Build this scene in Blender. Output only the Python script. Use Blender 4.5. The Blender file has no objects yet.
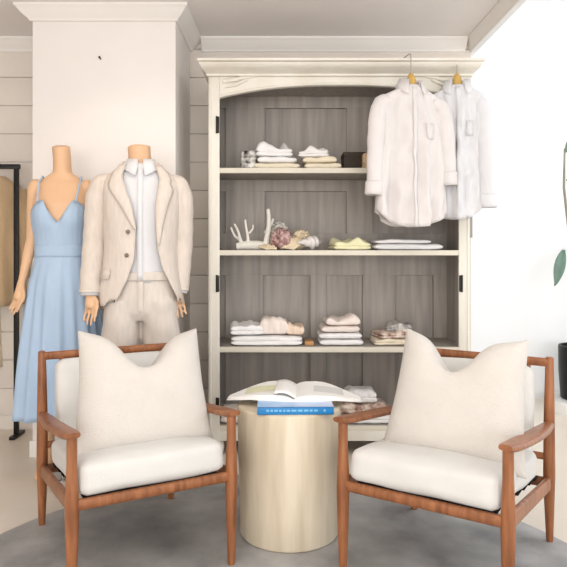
import bpy, bmesh, math, random
from mathutils import Vector, Matrix, Euler, noise
PI = math.pi
sin, cos = math.sin, math.cos
S = bpy.context.scene
C = S.collection
F, H, HY = 620.0, 1.14, 250.0          # focal length in pixels, eye height, horizon row

# ------------------------------------------------------------------ camera, world, light
cam_d = bpy.data.cameras.new('camera')
cam_d.sensor_fit = 'HORIZONTAL'; cam_d.sensor_width = 36.0
cam_d.lens = F / 567.0 * 36.0
cam_d.shift_y = -(283.5 - HY) / 567.0
cam_d.clip_start = 0.05
cam = bpy.data.objects.new('camera', cam_d); C.objects.link(cam)
cam.location = (0, 0, H); cam.rotation_euler = (PI/2, 0, 0)
S.camera = cam
S.view_settings.view_transform = 'Standard'
S.view_settings.look = 'None'
S.view_settings.exposure = 0.0
S.view_settings.gamma = 1.0
S.view_settings.use_curve_mapping = False

world = bpy.data.worlds.new('daylight'); S.world = world
world.use_nodes = True
bg = world.node_tree.nodes['Background']
bg.inputs['Color'].default_value = (0.93, 0.96, 1.0, 1)
bg.inputs['Strength'].default_value = 0.9

def area(name, loc, rot, sx, sy, power, color):
    l = bpy.data.lights.new(name, 'AREA'); l.shape = 'RECTANGLE'
    l.size = sx; l.size_y = sy; l.energy = power; l.color = color
    o = bpy.data.objects.new(name, l); C.objects.link(o)
    o.location = loc; o.rotation_euler = rot
    return o
# daylight through the shop front behind the camera
area('shopfront_daylight', (0.2, -4.6, 1.3), (PI/2+.16, 0, 0), 5.4, 2.4, 222, (1.0, 0.99, 0.985))
# daylight through the tall windows of the bay on the right
area('bay_window_daylight', (3.9, 2.4, 1.7), (PI/2, 0, PI/2), 4.0, 2.4, 42, (0.97, 0.985, 1.0))
# broad unseen fill light, added overhead to brighten the floor and rug
area('overhead_fill_light', (0.0, 1.2, 2.44), (0, 0, 0), 2.0, 1.2, 20, (1.0, 0.97, 0.94))
# ceiling downlight over the two mannequins
sp = bpy.data.lights.new('ceiling_downlight', 'SPOT'); sp.energy = 11; sp.color = (1.0, 0.86, 0.66)
sp.spot_size = math.radians(62); sp.spot_blend = 0.6; sp.shadow_soft_size = 0.05
spo = bpy.data.objects.new('ceiling_downlight', sp); C.objects.link(spo)
spo.location = (-0.55, 2.35, 2.44)
spo.rotation_euler = (Vector((-0.85, 3.25, 1.35)) - spo.location).to_track_quat('-Z', 'Y').to_euler()

# ------------------------------------------------------------------ materials
def lin(c):
    return tuple(((v/255.0)/12.92 if v/255.0 <= 0.04045 else ((v/255.0+0.055)/1.055)**2.4) for v in c) + (1,)

def mat(name, rgb, rough=0.6, vary=0.06, scale=6.0, stretch=(1, 1, 1), bump=0.0, bscale=60.0,
        metal=0.0, rgb2=None, detail=4.0, sheen=0.0, spec=0.4, translucent=0.0):
    m = bpy.data.materials.new(name); m.use_nodes = True
    nt = m.node_tree; N = nt.nodes; L = nt.links
    b = N['Principled BSDF']
    b.inputs['Roughness'].default_value = rough
    b.inputs['Metallic'].default_value = metal
    b.inputs['Specular IOR Level'].default_value = spec
    if sheen: b.inputs['Sheen Weight'].default_value = sheen
    c1 = lin(rgb)
    c2 = lin(rgb2) if rgb2 else tuple(v*(1-vary*2) for v in c1[:3]) + (1,)
    tc = N.new('ShaderNodeTexCoord'); mp = N.new('ShaderNodeMapping')
    mp.inputs['Scale'].default_value = stretch
    L.new(tc.outputs['Object'], mp.inputs['Vector'])
    nz = N.new('ShaderNodeTexNoise'); nz.inputs['Scale'].default_value = scale
    nz.inputs['Detail'].default_value = detail
    L.new(mp.outputs['Vector'], nz.inputs['Vector'])
    cr = N.new('ShaderNodeValToRGB')
    cr.color_ramp.elements[0].position = 0.32; cr.color_ramp.elements[0].color = c2
    cr.color_ramp.elements[1].position = 0.68; cr.color_ramp.elements[1].color = c1
    L.new(nz.outputs['Fac'], cr.inputs['Fac'])
    L.new(cr.outputs['Color'], b.inputs['Base Color'])
    if bump:
        n2 = N.new('ShaderNodeTexNoise'); n2.inputs['Scale'].default_value = bscale
        n2.inputs['Detail'].default_value = 3
        L.new(mp.outputs['Vector'], n2.inputs['Vector'])
        bp = N.new('ShaderNodeBump'); bp.inputs['Strength'].default_value = bump
        bp.inputs['Distance'].default_value = 0.01
        L.new(n2.outputs['Fac'], bp.inputs['Height'])
        L.new(bp.outputs['Normal'], b.inputs['Normal'])
    if translucent:
        tr = N.new('ShaderNodeBsdfTranslucent'); mx = N.new('ShaderNodeMixShader')
        L.new(cr.outputs['Color'], tr.inputs['Color'])
        mx.inputs['Fac'].default_value = translucent
        out = N['Material Output']
        L.new(b.outputs['BSDF'], mx.inputs[1]); L.new(tr.outputs['BSDF'], mx.inputs[2])
        L.new(mx.outputs['Shader'], out.inputs['Surface'])
    return m

M = dict(
    wall = mat('white_wall_paint', (236, 230, 225), .6, .02, 2),
    shiplap = mat('shiplap_paint', (226, 217, 207), .6, .04, 3),
    ceiling = mat('ceiling_paint', (242, 237, 235), .7, .02, 2),
    trim = mat('trim_paint', (240, 236, 231), .45, .02, 2),
    baywall = mat('bay_wall_paint', (242, 243, 244), .6, .01, 2),
    floor = mat('pale_stone_floor', (234, 224, 210), .35, .04, 1.4, (1, 1, 1), .03, 30, rgb2=(222, 210, 194)),
    rug = mat('grey_rug', (194, 193, 191), .9, .1, 4.5, (1, 1, 1), .25, 160, rgb2=(146, 145, 144), detail=8),
    teak = mat('teak', (164, 106, 68), .38, .15, 5, (9, 9, 1.2), .05, 60, rgb2=(122, 74, 44)),
    linen = mat('off_white_linen', (216, 214, 209), .9, .02, 12, (1, 1, 1), .25, 420, sheen=.2),
    boucle = mat('cream_boucle', (214, 208, 200), .95, .02, 14, (1, 1, 1), .5, 260, sheen=.2),
    web = mat('black_webbing', (28, 26, 25), .8, .1, 30),
    drum = mat('washed_wood_drum', (222, 210, 188), .55, .05, 3.2, (5, 5, .5), .08, 14, rgb2=(196, 181, 156), detail=6),
    cabp = mat('cream_distressed_paint', (234, 230, 220), .55, .05, 5, (1, 1, .35), .08, 40, rgb2=(221, 214, 200)),
    cabe = mat('pale_shelf_edge_paint', (226, 219, 203), .55, .05, 8, (.5, 1, 1), .08, 40),
    cabi = mat('grey_washed_wood', (176, 168, 160), .7, .1, 4, (7, 7, .5), .15, 30, rgb2=(152, 146, 140), detail=7),
    iron = mat('dark_iron', (48, 45, 42), .45, .1, 20, metal=.6),
    black = mat('black_metal', (26, 24, 23), .4, .1, 20, metal=.3),
    chrome = mat('steel_wire', (190, 188, 184), .25, .05, 10, metal=1.0),
    skin = mat('mannequin_beige', (222, 180, 142), .45, .03, 4),
    blue = mat('powder_blue_chiffon', (186, 209, 233), .75, .05, 8, (1, 1, .4), .06, 120, translucent=.15),
    suit = mat('sand_linen_suit', (219, 207, 196), .85, .05, 26, (3, 3, .6), .25, 220),
    trouser = mat('stone_linen_trousers', (219, 209, 199), .85, .05, 22, (3, 3, .6), .25, 220),
    shirt = mat('white_cotton', (240, 240, 242), .8, .02, 8, (1, 1, 1), .08, 140, translucent=.22),
    blush = mat('blush_white_cotton', (243, 238, 236), .8, .02, 8, (1, 1, 1), .08, 140, translucent=.25),
    button = mat('grey_horn_button', (122, 112, 100), .35, .1, 40),
    hanger = mat('honey_wood_hanger', (214, 174, 96), .4, .1, 8, (1, 6, 6)),
    tan = mat('tan_cloth', (226, 196, 156), .85, .08, 10, (2, 2, .5), .15, 120),
    page = mat('book_paper', (242, 240, 236), .6, .02, 8),
    print_ = mat('printed_grey', (224, 223, 220), .6, .1, 60, (1, 8, 1)),
    printy = mat('printed_pale_yellow', (226, 224, 190), .6, .06, 30),
    bluebook = mat('blue_book_cloth', (34, 128, 192), .4, .06, 10),
    bluetop = mat('blue_cover_painted_sheen', (198, 210, 236), .4, .06, 10, rgb2=(150, 190, 228)),  # pale tint paints in the light reflected off the book's top
    ink = mat('pale_blue_ink', (120, 186, 226), .5, .05, 40),
    fold_w = mat('white_folded_cotton', (243, 241, 240), .85, .03, 10, (1, 1, 1), .15, 150),
    fold_c = mat('cream_folded_cotton', (240, 228, 204), .85, .04, 10, (1, 1, 1), .15, 150),
    fold_p = mat('blush_folded_cotton', (243, 230, 221), .85, .04, 10, (1, 1, 1), .15, 150),
    fold_o = mat('apricot_folded_cotton', (242, 218, 196), .85, .04, 10, (1, 1, 1), .15, 150),
    fold_y = mat('pale_yellow_cotton', (242, 238, 196), .85, .05, 10, (1, 1, 1), .15, 150),
    fold_g = mat('grey_patterned_cotton', (226, 220, 212), .85, .3, 34, (1, 1, 1), .15, 150, rgb2=(108, 106, 110)),
    fold_bw = mat('black_and_white_print', (236, 232, 226), .85, .3, 30, (1, 1, 1), .1, 150, rgb2=(38, 34, 34), detail=1),
    fold_br = mat('brown_and_white_print', (236, 222, 208), .85, .3, 34, (1, 1, 1), .1, 150, rgb2=(150, 108, 92), detail=2),
    coral = mat('white_coral', (240, 236, 226), .8, .05, 20, (1, 1, 1), .5, 90),
    barn = mat('mauve_barnacle', (226, 196, 190), .8, .2, 40, (1, 1, 1), .4, 90, rgb2=(132, 84, 82)),
    shell = mat('cream_shell', (240, 222, 190), .5, .06, 14, (1, 1, 1), .1, 60),
    shellw = mat('pale_shell', (236, 230, 226), .4, .08, 12, (1, 1, 1), .1, 60),
    darkbox = mat('dark_brown_box', (54, 42, 28), .6, .1, 14),
    tanbox = mat('tan_leather', (200, 148, 92), .5, .08, 14),
    leaf = mat('grey_green_leaf', (112, 138, 122), .45, .1, 9, rgb2=(86, 112, 98)),
    stem = mat('grey_brown_stem', (150, 146, 134), .7, .1, 20),
    plinth = mat('white_plinth', (238, 236, 232), .5, .02, 4),
)

# ------------------------------------------------------------------ mesh helpers
class MB:
    def __init__(s): s.v = []; s.f = []
    def add(s, vs, fs):
        n = len(s.v); s.v += [Vector(v) for v in vs]; s.f += [tuple(i+n for i in f) for f in fs]; return s
    def box(s, x0, x1, y0, y1, z0, z1, bev=0.0, mtx=None):
        bm = bmesh.new(); bmesh.ops.create_cube(bm, size=1)
        for v in bm.verts:
            v.co = Vector((x0+(x1-x0)*(v.co.x+.5), y0+(y1-y0)*(v.co.y+.5), z0+(z1-z0)*(v.co.z+.5)))
        if bev: bmesh.ops.bevel(bm, geom=bm.edges[:], offset=bev, segments=2, profile=.6, affect='EDGES')
        return s.bm(bm, mtx)
    def bm(s, bm, mtx=None):
        bm.verts.index_update()
        vs = [(mtx @ v.co) if mtx else v.co.copy() for v in bm.verts]
        fs = [tuple(v.index for v in f.verts) for f in bm.faces]
        bm.free(); return s.add(vs, fs)
    def loft(s, rings, closed=True, cap=True):
        n = len(rings[0]); vs = [p for r in rings for p in r]; fs = []
        for i in range(len(rings)-1):
            for j in range(n if closed else n-1):
                k = (j+1) % n
                fs.append((i*n+j, i*n+k, (i+1)*n+k, (i+1)*n+j))
        if cap and closed:
            fs.append(tuple(range(n-1, -1, -1))); fs.append(tuple((len(rings)-1)*n+j for j in range(n)))
        return s.add(vs, fs)
    def tube(s, path, rad, seg=12, cap=True, flat=None):
        P = [Vector(p) for p in path]; R = rad if isinstance(rad, (list, tuple)) else [rad]*len(P)
        rings = []; up = None
        for i, p in enumerate(P):
            t = (P[min(i+1, len(P)-1)] - P[max(i-1, 0)]).normalized()
            if up is None:
                a = Vector((0, 1, 0)) if abs(t.y) < .9 else Vector((1, 0, 0))
                up = (a - t*a.dot(t)).normalized()
            else: up = (up - t*up.dot(t)).normalized()
            sd = t.cross(up)
            r = R[i]; rx, ry = (r if isinstance(r, (list, tuple)) else (r, r))
            rings.append([p + sd*(cos(2*PI*j/seg)*rx) + up*(sin(2*PI*j/seg)*ry) for j in range(seg)])
        return s.loft(rings, True, cap)
    def lathe(s, prof, seg=32, c=(0, 0)):
        rings = [[Vector((c[0]+r*cos(2*PI*j/seg), c[1]+r*sin(2*PI*j/seg), z)) for j in range(seg)] for r, z in prof]
        return s.loft(rings, True, True)
    def ball(s, c, r, seg=3):
        bm = bmesh.new(); bmesh.ops.create_icosphere(bm, subdivisions=seg, radius=1)
        r = r if isinstance(r, (list, tuple)) else (r, r, r)
        for v in bm.verts: v.co = Vector((c[0]+v.co.x*r[0], c[1]+v.co.y*r[1], c[2]+v.co.z*r[2]))
        return s.bm(bm)
    def prism(s, pts, a, b, axis='y'):
        n = len(pts)
        def pos(p, t):
            return Vector((p[0], t, p[1])) if axis == 'y' else (Vector((t, p[0], p[1])) if axis == 'x' else Vector((p[0], p[1], t)))
        return s.loft([[pos(p, a) for p in pts], [pos(p, b) for p in pts]], True, True)
    def xf(s, m):
        s.v = [m @ v for v in s.v]; return s
    def map(s, fn):
        s.v = [Vector(fn(v)) for v in s.v]; return s
    def mesh(s, name):
        me = bpy.data.meshes.new(name); me.from_pydata([tuple(v) for v in s.v], [], s.f)
        bm = bmesh.new(); bm.from_mesh(me)
        bmesh.ops.recalc_face_normals(bm, faces=bm.faces[:]); bm.to_mesh(me); bm.free()
        return me
    def build(s, name, m, parent=None, angle=38, mods=(), **props):
        me = s.mesh(name)
        if mods:
            tmp = bpy.data.objects.new('tmp', me); C.objects.link(tmp)
            for kind, kw in mods:
                md = tmp.modifiers.new(kind, kind)
                for k, v in kw.items(): setattr(md, k, v)
            dg = bpy.context.evaluated_depsgraph_get(); dg.update()
            me2 = bpy.data.meshes.new_from_object(tmp.evaluated_get(dg))
            bpy.data.objects.remove(tmp); me2.name = name; me = me2
        me.polygons.foreach_set('use_smooth', [True]*len(me.polygons))
        if angle: me.set_sharp_from_angle(angle=math.radians(angle))
        me.materials.clear(); me.materials.append(m)
        o = bpy.data.objects.new(name, me); C.objects.link(o)
        if parent: o.parent = parent
        for k, v in props.items(): o[k] = v
        return o
REM = lambda vox, it=4: (('REMESH', dict(mode='VOXEL', voxel_size=vox)), ('SMOOTH', dict(factor=.5, iterations=it)))
SUB = lambda n=1: (('SUBSURF', dict(levels=n)),)
SOL = lambda t, off=1.0: ('SOLIDIFY', dict(thickness=t, offset=off))

def thing(name, label, cat, loc=(0, 0, 0), rz=0.0, group=None):
    o = bpy.data.objects.new(name, None); C.objects.link(o); o.empty_display_size = .05
    o.location = loc; o.rotation_euler = (0, 0, rz)
    o['label'] = label; o['category'] = cat
    if group: o['group'] = group
    return o
def tag(o, label, cat, group=None, loc=None, rz=None):
    o['label'] = label; o['category'] = cat
    if group: o['group'] = group
    if loc is not None: o.location = loc
    if rz is not None: o.rotation_euler.z = rz
    return o
def struct(name, mb, m, label, cat='wall', parent=None, **kw):
    o = mb.build(name, m, parent, **kw); o['kind'] = 'structure'
    if not parent: o['label'] = label; o['category'] = cat
    return o
def copy_tree(o, parent=None):
    c = o.copy(); C.objects.link(c)
    if parent: c.parent = parent
    for ch in [x for x in bpy.data.objects if x.parent == o]: copy_tree(ch, c)
    return c
def PX(px, py, Y): return Vector(((px-283.5)*Y/F, Y, H-(py-HY)*Y/F))
def lerp(a, b, t): return a+(b-a)*t
def interp(tab, t):
    if t <= tab[0][0]: return tab[0][1:]
    for a, b in zip(tab, tab[1:]):
        if t <= b[0]:
            u = (t-a[0])/(b[0]-a[0]); u = u*u*(3-2*u) if False else u
            return tuple(lerp(x, y, u) for x, y in zip(a[1:], b[1:]))
    return tab[-1][1:]

# ------------------------------------------------------------------ the setting
YW, CZ = 3.95, 2.478            # back wall, ceiling
XL, XR = -2.7, 1.195            # left wall, edge of the bay
YF = -4.8
struct('floor', MB().box(XL, 4.2, YF, 4.85, -.06, 0), M['floor'], 'pale beige stone floor of the shop', 'floor')
struct('ceiling', MB().box(XL, XR, YF, YW+.1, CZ, CZ+.08), M['ceiling'], 'off white flat ceiling of the shop', 'ceiling')
struct('wall_left', MB().box(XL-.1, XL, YF, YW+.1, 0, CZ), M['wall'], 'white side wall beyond the clothes rack', 'wall')
# back wall: horizontal boards with shadow gaps
w = MB(); z = 0.0; bh = .18; z0 = 2.239 - 12*bh
z = z0 - bh
w.box(XL, XR, YW+.012, YW+.1, 0, CZ)
while z < CZ:
    a, b = max(0, z+.003), min(CZ, z+bh-.003)
    if b - a > .01: w.box(XL, XR, YW, YW+.013, a, b, .002)
    z += bh
struct('wall_back', w, M['shiplap'], 'beige shiplap back wall behind the wardrobe', 'wall')
# the boxed column
CX0, CX1, CY = -1.385, -.595, 3.42
struct('wall_column', MB().box(CX0, CX1, CY, YW-.001, 0, CZ, .004), M['wall'], 'white boxed wall column behind the two mannequins', 'wall')
def crown_prof(): # (out from wall, z down from ceiling)
    return [(0, 0), (.075, 0), (.075, -.012), (.067, -.017), (.058, -.028), (.038, -.05), (.022, -.062), (.016, -.068), (.012, -.076), (0, -.078)]
def crown_run(path, normals):
    """profile swept along a polyline of wall corners with mitred normals"""
    rings = []
    for (x, y), (nx, ny) in zip(path, normals):
        rings.append([Vector((x+nx*o, y+ny*o, CZ-.0005+dz)) for o, dz in crown_prof()])
    return MB().loft(rings, True, True)
struct('trim_1', crown_run([(CX0, YW-.002), (CX0, CY), (CX1, CY), (CX1, YW-.002)], [(-1, 0), (-1, -1), (1, -1), (1, 0)]),
       M['trim'], 'white crown moulding around the top of the column', 'trim')
struct('trim_2', crown_run([(XL, YW), (CX0-.076, YW)], [(0, -1), (0, -1)]), M['trim'], 'white crown moulding left of the column', 'trim')
struct('trim_3', crown_run([(CX1+.076, YW), (XR-.041, YW)], [(0, -1), (0, -1)]), M['trim'], 'white crown moulding above the wardrobe', 'trim')
struct('wall_header', MB().box(XR, XR+.03, YF, YW+.1, CZ-.0785, CZ+.6), M['baywall'], 'white header over the opening to the bright bay', 'wall')
struct('trim_4', crown_run([(XR, YF), (XR, YW)], [(-.52, 0), (-.52, 0)]), M['trim'], 'crown moulding running along the header towards the bay', 'trim')
struct('wall_return', MB().box(XR-.1, XR, YW+.1, 4.75, 0, 3.05), M['baywall'], 'white return wall of the bay', 'wall')
struct('wall_bay', MB().box(XR-.1, 4.2, 4.75, 4.85, 0, 3.05), M['baywall'], 'bright white far wall of the bay', 'wall')
struct('ceiling_bay', MB().box(XR, 4.2, YF, 4.85, 3.05, 3.12), M['baywall'], 'white ceiling of the bay', 'ceiling')
struct('baseboard_back', MB().box(XL, CX0, YW-.014, YW, 0, .09, .003), M['shiplap'], 'beige baseboard under the shiplap wall', 'baseboard')
struct('baseboard_column', MB().box(CX0-.012, CX1+.012, CY-.013, CY, 0, .09, .003), M['trim'], 'white baseboard of the column', 'baseboard')

tag(MB().tube([(0, 0, 0), (0, -.012, .001), (0, -.02, .004)], .004, 10).ball((0, -.02, .004), .0065, 2).build('wall_nail', M['iron']), 'small dark nail high on the white column above the mannequins', 'nail', loc=PX(100.5, 59, CY))

# ------------------------------------------------------------------ rug
rc = (-.035, 1.91); RR = 1.232
rg = MB().lathe([(RR-.004, 0), (RR, .002), (RR, .006), (RR-.004, .008), (.01, .008)], 128)
tag(rg.build('round_rug', M['rug']), 'large round mottled grey rug under the armchairs and drum table', 'rug', loc=(rc[0], rc[1], 0))
RZ = .008

# ------------------------------------------------------------------ wardrobe
WY, WX0, WX1 = 3.42, -.414, 1.029
WD = .42
cab = thing('open_wardrobe', 'tall cream distressed open wardrobe with arched top and grey wooden interior', 'wardrobe', ((WX0+WX1)/2, WY, 0))
hw = (WX1-WX0)/2; st = .061
c = MB()
for sx in (-1, 1):
    xa, xb = sorted((sx*hw, sx*(hw-.022)))
    MB().box(xa, xb, .022, WD, .085, 2.105, .002).build('side_panel', M['cabp'], cab)
for sx in (-1, 1):
    xa, xb = sorted((sx*hw, sx*(hw-st)))
    sm = MB().box(xa, xb, 0, .024, .085, 2.105, .004)
    xm = sx*(hw-.012)
    sm.tube([(xm, .001, .1), (xm, .001, 2.09)], .006, 8)
    so = sm.build('stile', M['cabp'], cab)
    for zz in (1.83, .955, .28):
        hx = sx*(hw-st+.008)
        MB().box(hx-.007, hx+.007, -.006, .004, zz-.045, zz+.045, .002).tube([(hx+sx*.007, -.005, zz-.047), (hx+sx*.007, -.005, zz+.047)], .0055, 8).build('hinge', M['iron'], so)
# arched apron
ai = hw-st
pts = [(-ai, 2.105), (-ai, 1.978)]
for k in range(1, 32):
    u = -1+2*k/32
    pts.append((u*ai, 1.978+.07*(1-abs(u)**2.4)))
pts += [(ai, 1.978), (ai, 2.105)]
ap = MB()
top = [(p[0], 2.105) for p in pts[1:-1]]; bot = pts[1:-1]
n = len(bot)
vs = [(x, y, z) for y in (0.0, .024) for (x, z) in bot+top]
fs = []
for i in range(n-1):
    fs += [(i, i+1, n+i+1, n+i), (2*n+i, 3*n+i, 3*n+i+1, 2*n+i+1), (i, 2*n+i, 2*n+i+1, i+1)]
ap.add(vs, fs)
apo = ap.build('arched_apron', M['cabp'], cab)
# moulded bead along the arch
MB().tube([(x, -.003, z+.008) for x, z in bot], .008, 8).build('arch_bead', M['cabp'], apo)
for sx in (-1, 1):   # carved corner ornament
    q = MB()
    q.tube([(sx*(ai-.02), -.003, 2.07), (sx*(ai-.07), -.005, 2.075), (sx*(ai-.13), -.005, 2.088), (sx*(ai-.2), -.003, 2.096)], [.012, .014, .01, .004], 10)
    q.tube([(sx*(ai-.03), -.003, 2.035), (sx*(ai-.09), -.005, 2.05), (sx*(ai-.15), -.004, 2.078), (sx*(ai-.13), -.003, 2.092)], [.004, .01, .009, .004], 10)
    q.build('carved_scroll', M['cabp'], apo)
# cornice with returns
def cornice():
    prof = [(0, 2.095), (.012, 2.095), (.012, 2.105), (.02, 2.112), (.038, 2.122), (.05, 2.136), (.052, 2.146), (.06, 2.15), (.06, 2.163), (0, 2.163)]
    rings = []
    for (x, y, nx, ny) in [(-hw, WD, -1, 0), (-hw, 0, -1, -2), (hw, 0, 1, -2), (hw, WD, 1, 0)]:
        rings.append([Vector((x+nx*o*.75, y+ny*o, z)) for o, z in prof])
    m = MB().loft(rings, True, True)
    m.box(-hw-.002, hw+.002, -.002, WD, 2.15, 2.162)
    return m
cornice().build('cornice', M['cabp'], cab)
# back with framed panels
bk = MB().box(-hw+.02, hw-.02, WD-.012, WD, .09, 2.1)
def cx(px, Y=WY+WD): return (px-283.5)*Y/F - (WX0+WX1)/2
cols = [(226, 263), (310, 326), (362, 394), (432, 450), (484, 506)]
cols = [(cx(a), cx(b)) for a, b in cols]
for a, b in cols:
    b = min(b, hw-.021)
    if b > a: bk.box(max(a, -hw+.021), b, WD-0.0380, WD-.011, .1, 1.0, .004)
bk.box(-hw+.021, hw-.021, WD-0.0388, WD-.0115, .985, 1.24, .004)
ucols = [(226, 265), (346, 372), (470, 506)]
for a, b in ucols:
    a, b = max(cx(a), -hw+.021), min(cx(b), hw-.021)
    bk.box(a, b, WD-0.0373, WD-.0112, 1.22, 2.09, .004)
bk.box(-hw+.021, hw-.021, WD-0.0392, WD-.0113, 2.01, 2.095, .004)
bk.box(-hw+.021, hw-.021, WD-0.0395, WD-.0113, 1.50, 1.60, .004)
bk.box(-hw+.021, hw-.021, WD-0.0385, WD-.0113, .09, .2, .004)
bk.build('panelled_back', M['cabi'], cab)
for sx in (-1, 1):
    xa, xb = sorted((sx*(hw-.0221), sx*(hw-.028)))
    MB().box(xa, xb, .025, WD-.040, .12, 2.09).build('inner_lining', M['cabi'], cab)
ST = {}
for nm, zt in (('top', 1.593), ('upper', 1.138), ('lower', .602), ('bottom', .165)):
    b = MB().box(-hw+.029, hw-.029, .028, WD-.041, zt-.024, zt, .001)
    so = b.build('shelf', M['cabi'], cab)
    MB().box(-hw+st-.004 if nm == 'bottom' else -hw+.03, hw-.03, .004, .03, zt-.028, zt+.001, .004).build('shelf_edge', M['cabe'], so)
    ST[nm] = zt+.001
MB().box(-hw, hw, .002, .022, .085, .14, .004).build('bottom_rail', M['cabp'], cab)
MB().box(-hw+.02, hw-.02, .02, WD, 2.08, 2.1).build('top_board', M['cabi'], cab)
for sx in (-1, 1):
    for yy in (.04, WD-.05):
        MB().lathe([(.022, 0), (.03, .02), (.034, .05), (.03, .088)], 16, (sx*(hw-.05), yy)).build('foot', M['cabp'], cab)

# ------------------------------------------------------------------ armchairs
def rounded_cushion(w, d, h, puff=.02, n=14, r=.035, seed=0):
    """soft box: grid-wrapped superellipsoid with crowned faces"""
    bm = bmesh.new(); bmesh.ops.create_cube(bm, size=2)
    bmesh.ops.subdivide_edges(bm, edges=bm.edges[:], cuts=n, use_grid_fill=True)
    hx, hy, hz = w/2, d/2, h/2
    for v in bm.verts:
        p = Vector((v.co.x*hx, v.co.y*hy, v.co.z*hz))
        inner = Vector((max(-hx+r, min(hx-r, p.x)), max(-hy+r, min(hy-r, p.y)), max(-hz+r, min(hz-r, p.z))))
        dlt = p-inner
        if dlt.length > 1e-9: p = inner + dlt.normalized()*min(r, dlt.length if dlt.length < r else r)
        cu = (1-v.co.x**2)*(1-v.co.y**2)
        p.z += puff*cu*(1 if v.co.z > .2 else (-.4 if v.co.z < -.2 else 0))
        p.y += .3*puff*v.co.y*(1-v.co.x**2)*(1-v.co.z**2)
        p += .006*noise.noise_vector(p*7+Vector((seed, 0, 0)))
        v.co = p
    return MB().bm(bm)

HWC, HDC = .2764, .330
def zslope(y): return .318 - .088*(y+HDC)/(2*HDC)
def make_chair(label, loc, rz):
    t = thing('armchair', label, 'armchair', loc, rz, 'teak lounge armchairs')
    T = M['teak']
    for sx in (-1, 1):
        x = sx*HWC
        MB().tube([(x, -HDC, 0), (x, -HDC, .01), (x, -HDC, .2), (x, -HDC, .3), (x, -HDC, .36), (x, -HDC, .45), (x, -HDC, .537)],
                  [.012, .0135, .020, .0225, .021, .017, .0165], 16).build('leg', T, t)
        MB().tube([(x, HDC+.012, 0), (x, HDC+.011, .01), (x, HDC, .18), (x, HDC, .26), (x, HDC, .45), (x, HDC+.004, .6), (x, HDC+.01, .712), (x, HDC+.01, .716)],
                  [.012, .0135, .020, .0225, .021, .018, .015, .011], 16).build('leg', T, t)
        # armrest: flat paddle sloping down to the back
        rings = []
        for k in range(19):
            u = k/18; y = lerp(-HDC-.035, HDC-.005, u)
            zt = lerp(.560, .470, u) + .012*sin(PI*u)*-.3
            wv = interp([(0, .020), (.05, .029), (.15, .033), (.45, .036), (.75, .031), (1, .019)], u)[0]
            th = interp([(0, .009), (.06, .0125), (.5, .012), (1, .014)], u)[0]
            off = sx*.008*sin(PI*u)
            rings.append([Vector((x+off+wv*abs(cos(a))**.7*(1 if cos(a) > 0 else -1), y, zt-th+th*abs(sin(a))**.7*(1 if sin(a) > 0 else -1))) for a in [2*PI*j/20 for j in range(20)]])
        MB().loft(rings).build('armrest', T, t, 50)
        # side rail
        rings = []
        for k in range(9):
            y = lerp(-HDC+.005, HDC-.005, k/8); zc = zslope(y)
            rings.append([Vector((x+.011*abs(cos(a))**.5*(1 if cos(a) > 0 else -1), y, zc+.026*abs(sin(a))**.5*(1 if sin(a) > 0 else -1))) for a in [2*PI*j/16 for j in range(16)]])
        MB().loft(rings).build('side_rail', T, t, 50)
    def rail(name, y, z, r1, r2, xe=HWC-.004):
        MB().tube([(-xe, y, z), (-xe*.5, y, z), (xe*.5, y, z), (xe, y, z)], (r1, r2), 16).build(name, T, t) if False else \
        MB().tube([(-xe, y, z), (-xe*.5, y, z), (xe*.5, y, z), (xe, y, z)], [(r1, r2)]*4, 16).build(name, T, t)
    rail('front_rail', -HDC, .318, .019, .014)
    rail('rear_rail', HDC, .230, .02, .013)
    rail('top_rail', HDC+.006, .695, .017, .012)
    rail('lower_back_rail', HDC, .33, .014, .011)
    for k in range(5):
        x = -.2+.1*k
        MB().tube([(x, HDC+.001, .335), (x, HDC-.012, .5), (x, HDC+.005, .69)], [.0075, .009, .0075], 10).build('back_slat', T, t)
    wb = MB()
    for k in range(7):
        y = -.27+.095*k
        wb.box(-.236, .236, y-.028, y+.028, zslope(y)+.0125, zslope(y)+.0165)
    for k in range(6):
        x = -.2+.08*k
        m = Matrix.Rotation(-math.atan2(.085, 2*HDC), 4, 'X')
        wb.box(x-.026, x+.026, -HDC+.006, HDC-.01, -.0075, -.0035, mtx=Matrix.Translation((0, 0, zslope(0)+.025)) @ m)
    wb.build('webbing', M['web'], t)
    sc = rounded_cushion(.508, .61, .112, .022, 16, .034, seed=rz)
    sc.xf(Matrix.Translation((0, -.042, zslope(-.042)+.080)) @ Matrix.Rotation(-math.atan2(.085, 2*HDC), 4, 'X'))
    sco = sc.build('seat_cushion', M['linen'], t, 0)
    bc = rounded_cushion(.46, .37, .095, .02, 14, .034, seed=rz+3)
    bc.xf(Matrix.Translation((0, .262, .50)) @ Matrix.Rotation(math.radians(79), 4, 'X'))
    bc.build('back_cushion', M['linen'], t, 0)
    return t
chL = make_chair('teak armchair on the left of the drum table, facing right', (-.5895, 2.3916, RZ), math.radians(28.9))
chR = make_chair('teak armchair on the right of the drum table, facing left', (.6177, 2.2756, RZ), math.radians(-33.0))

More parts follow.
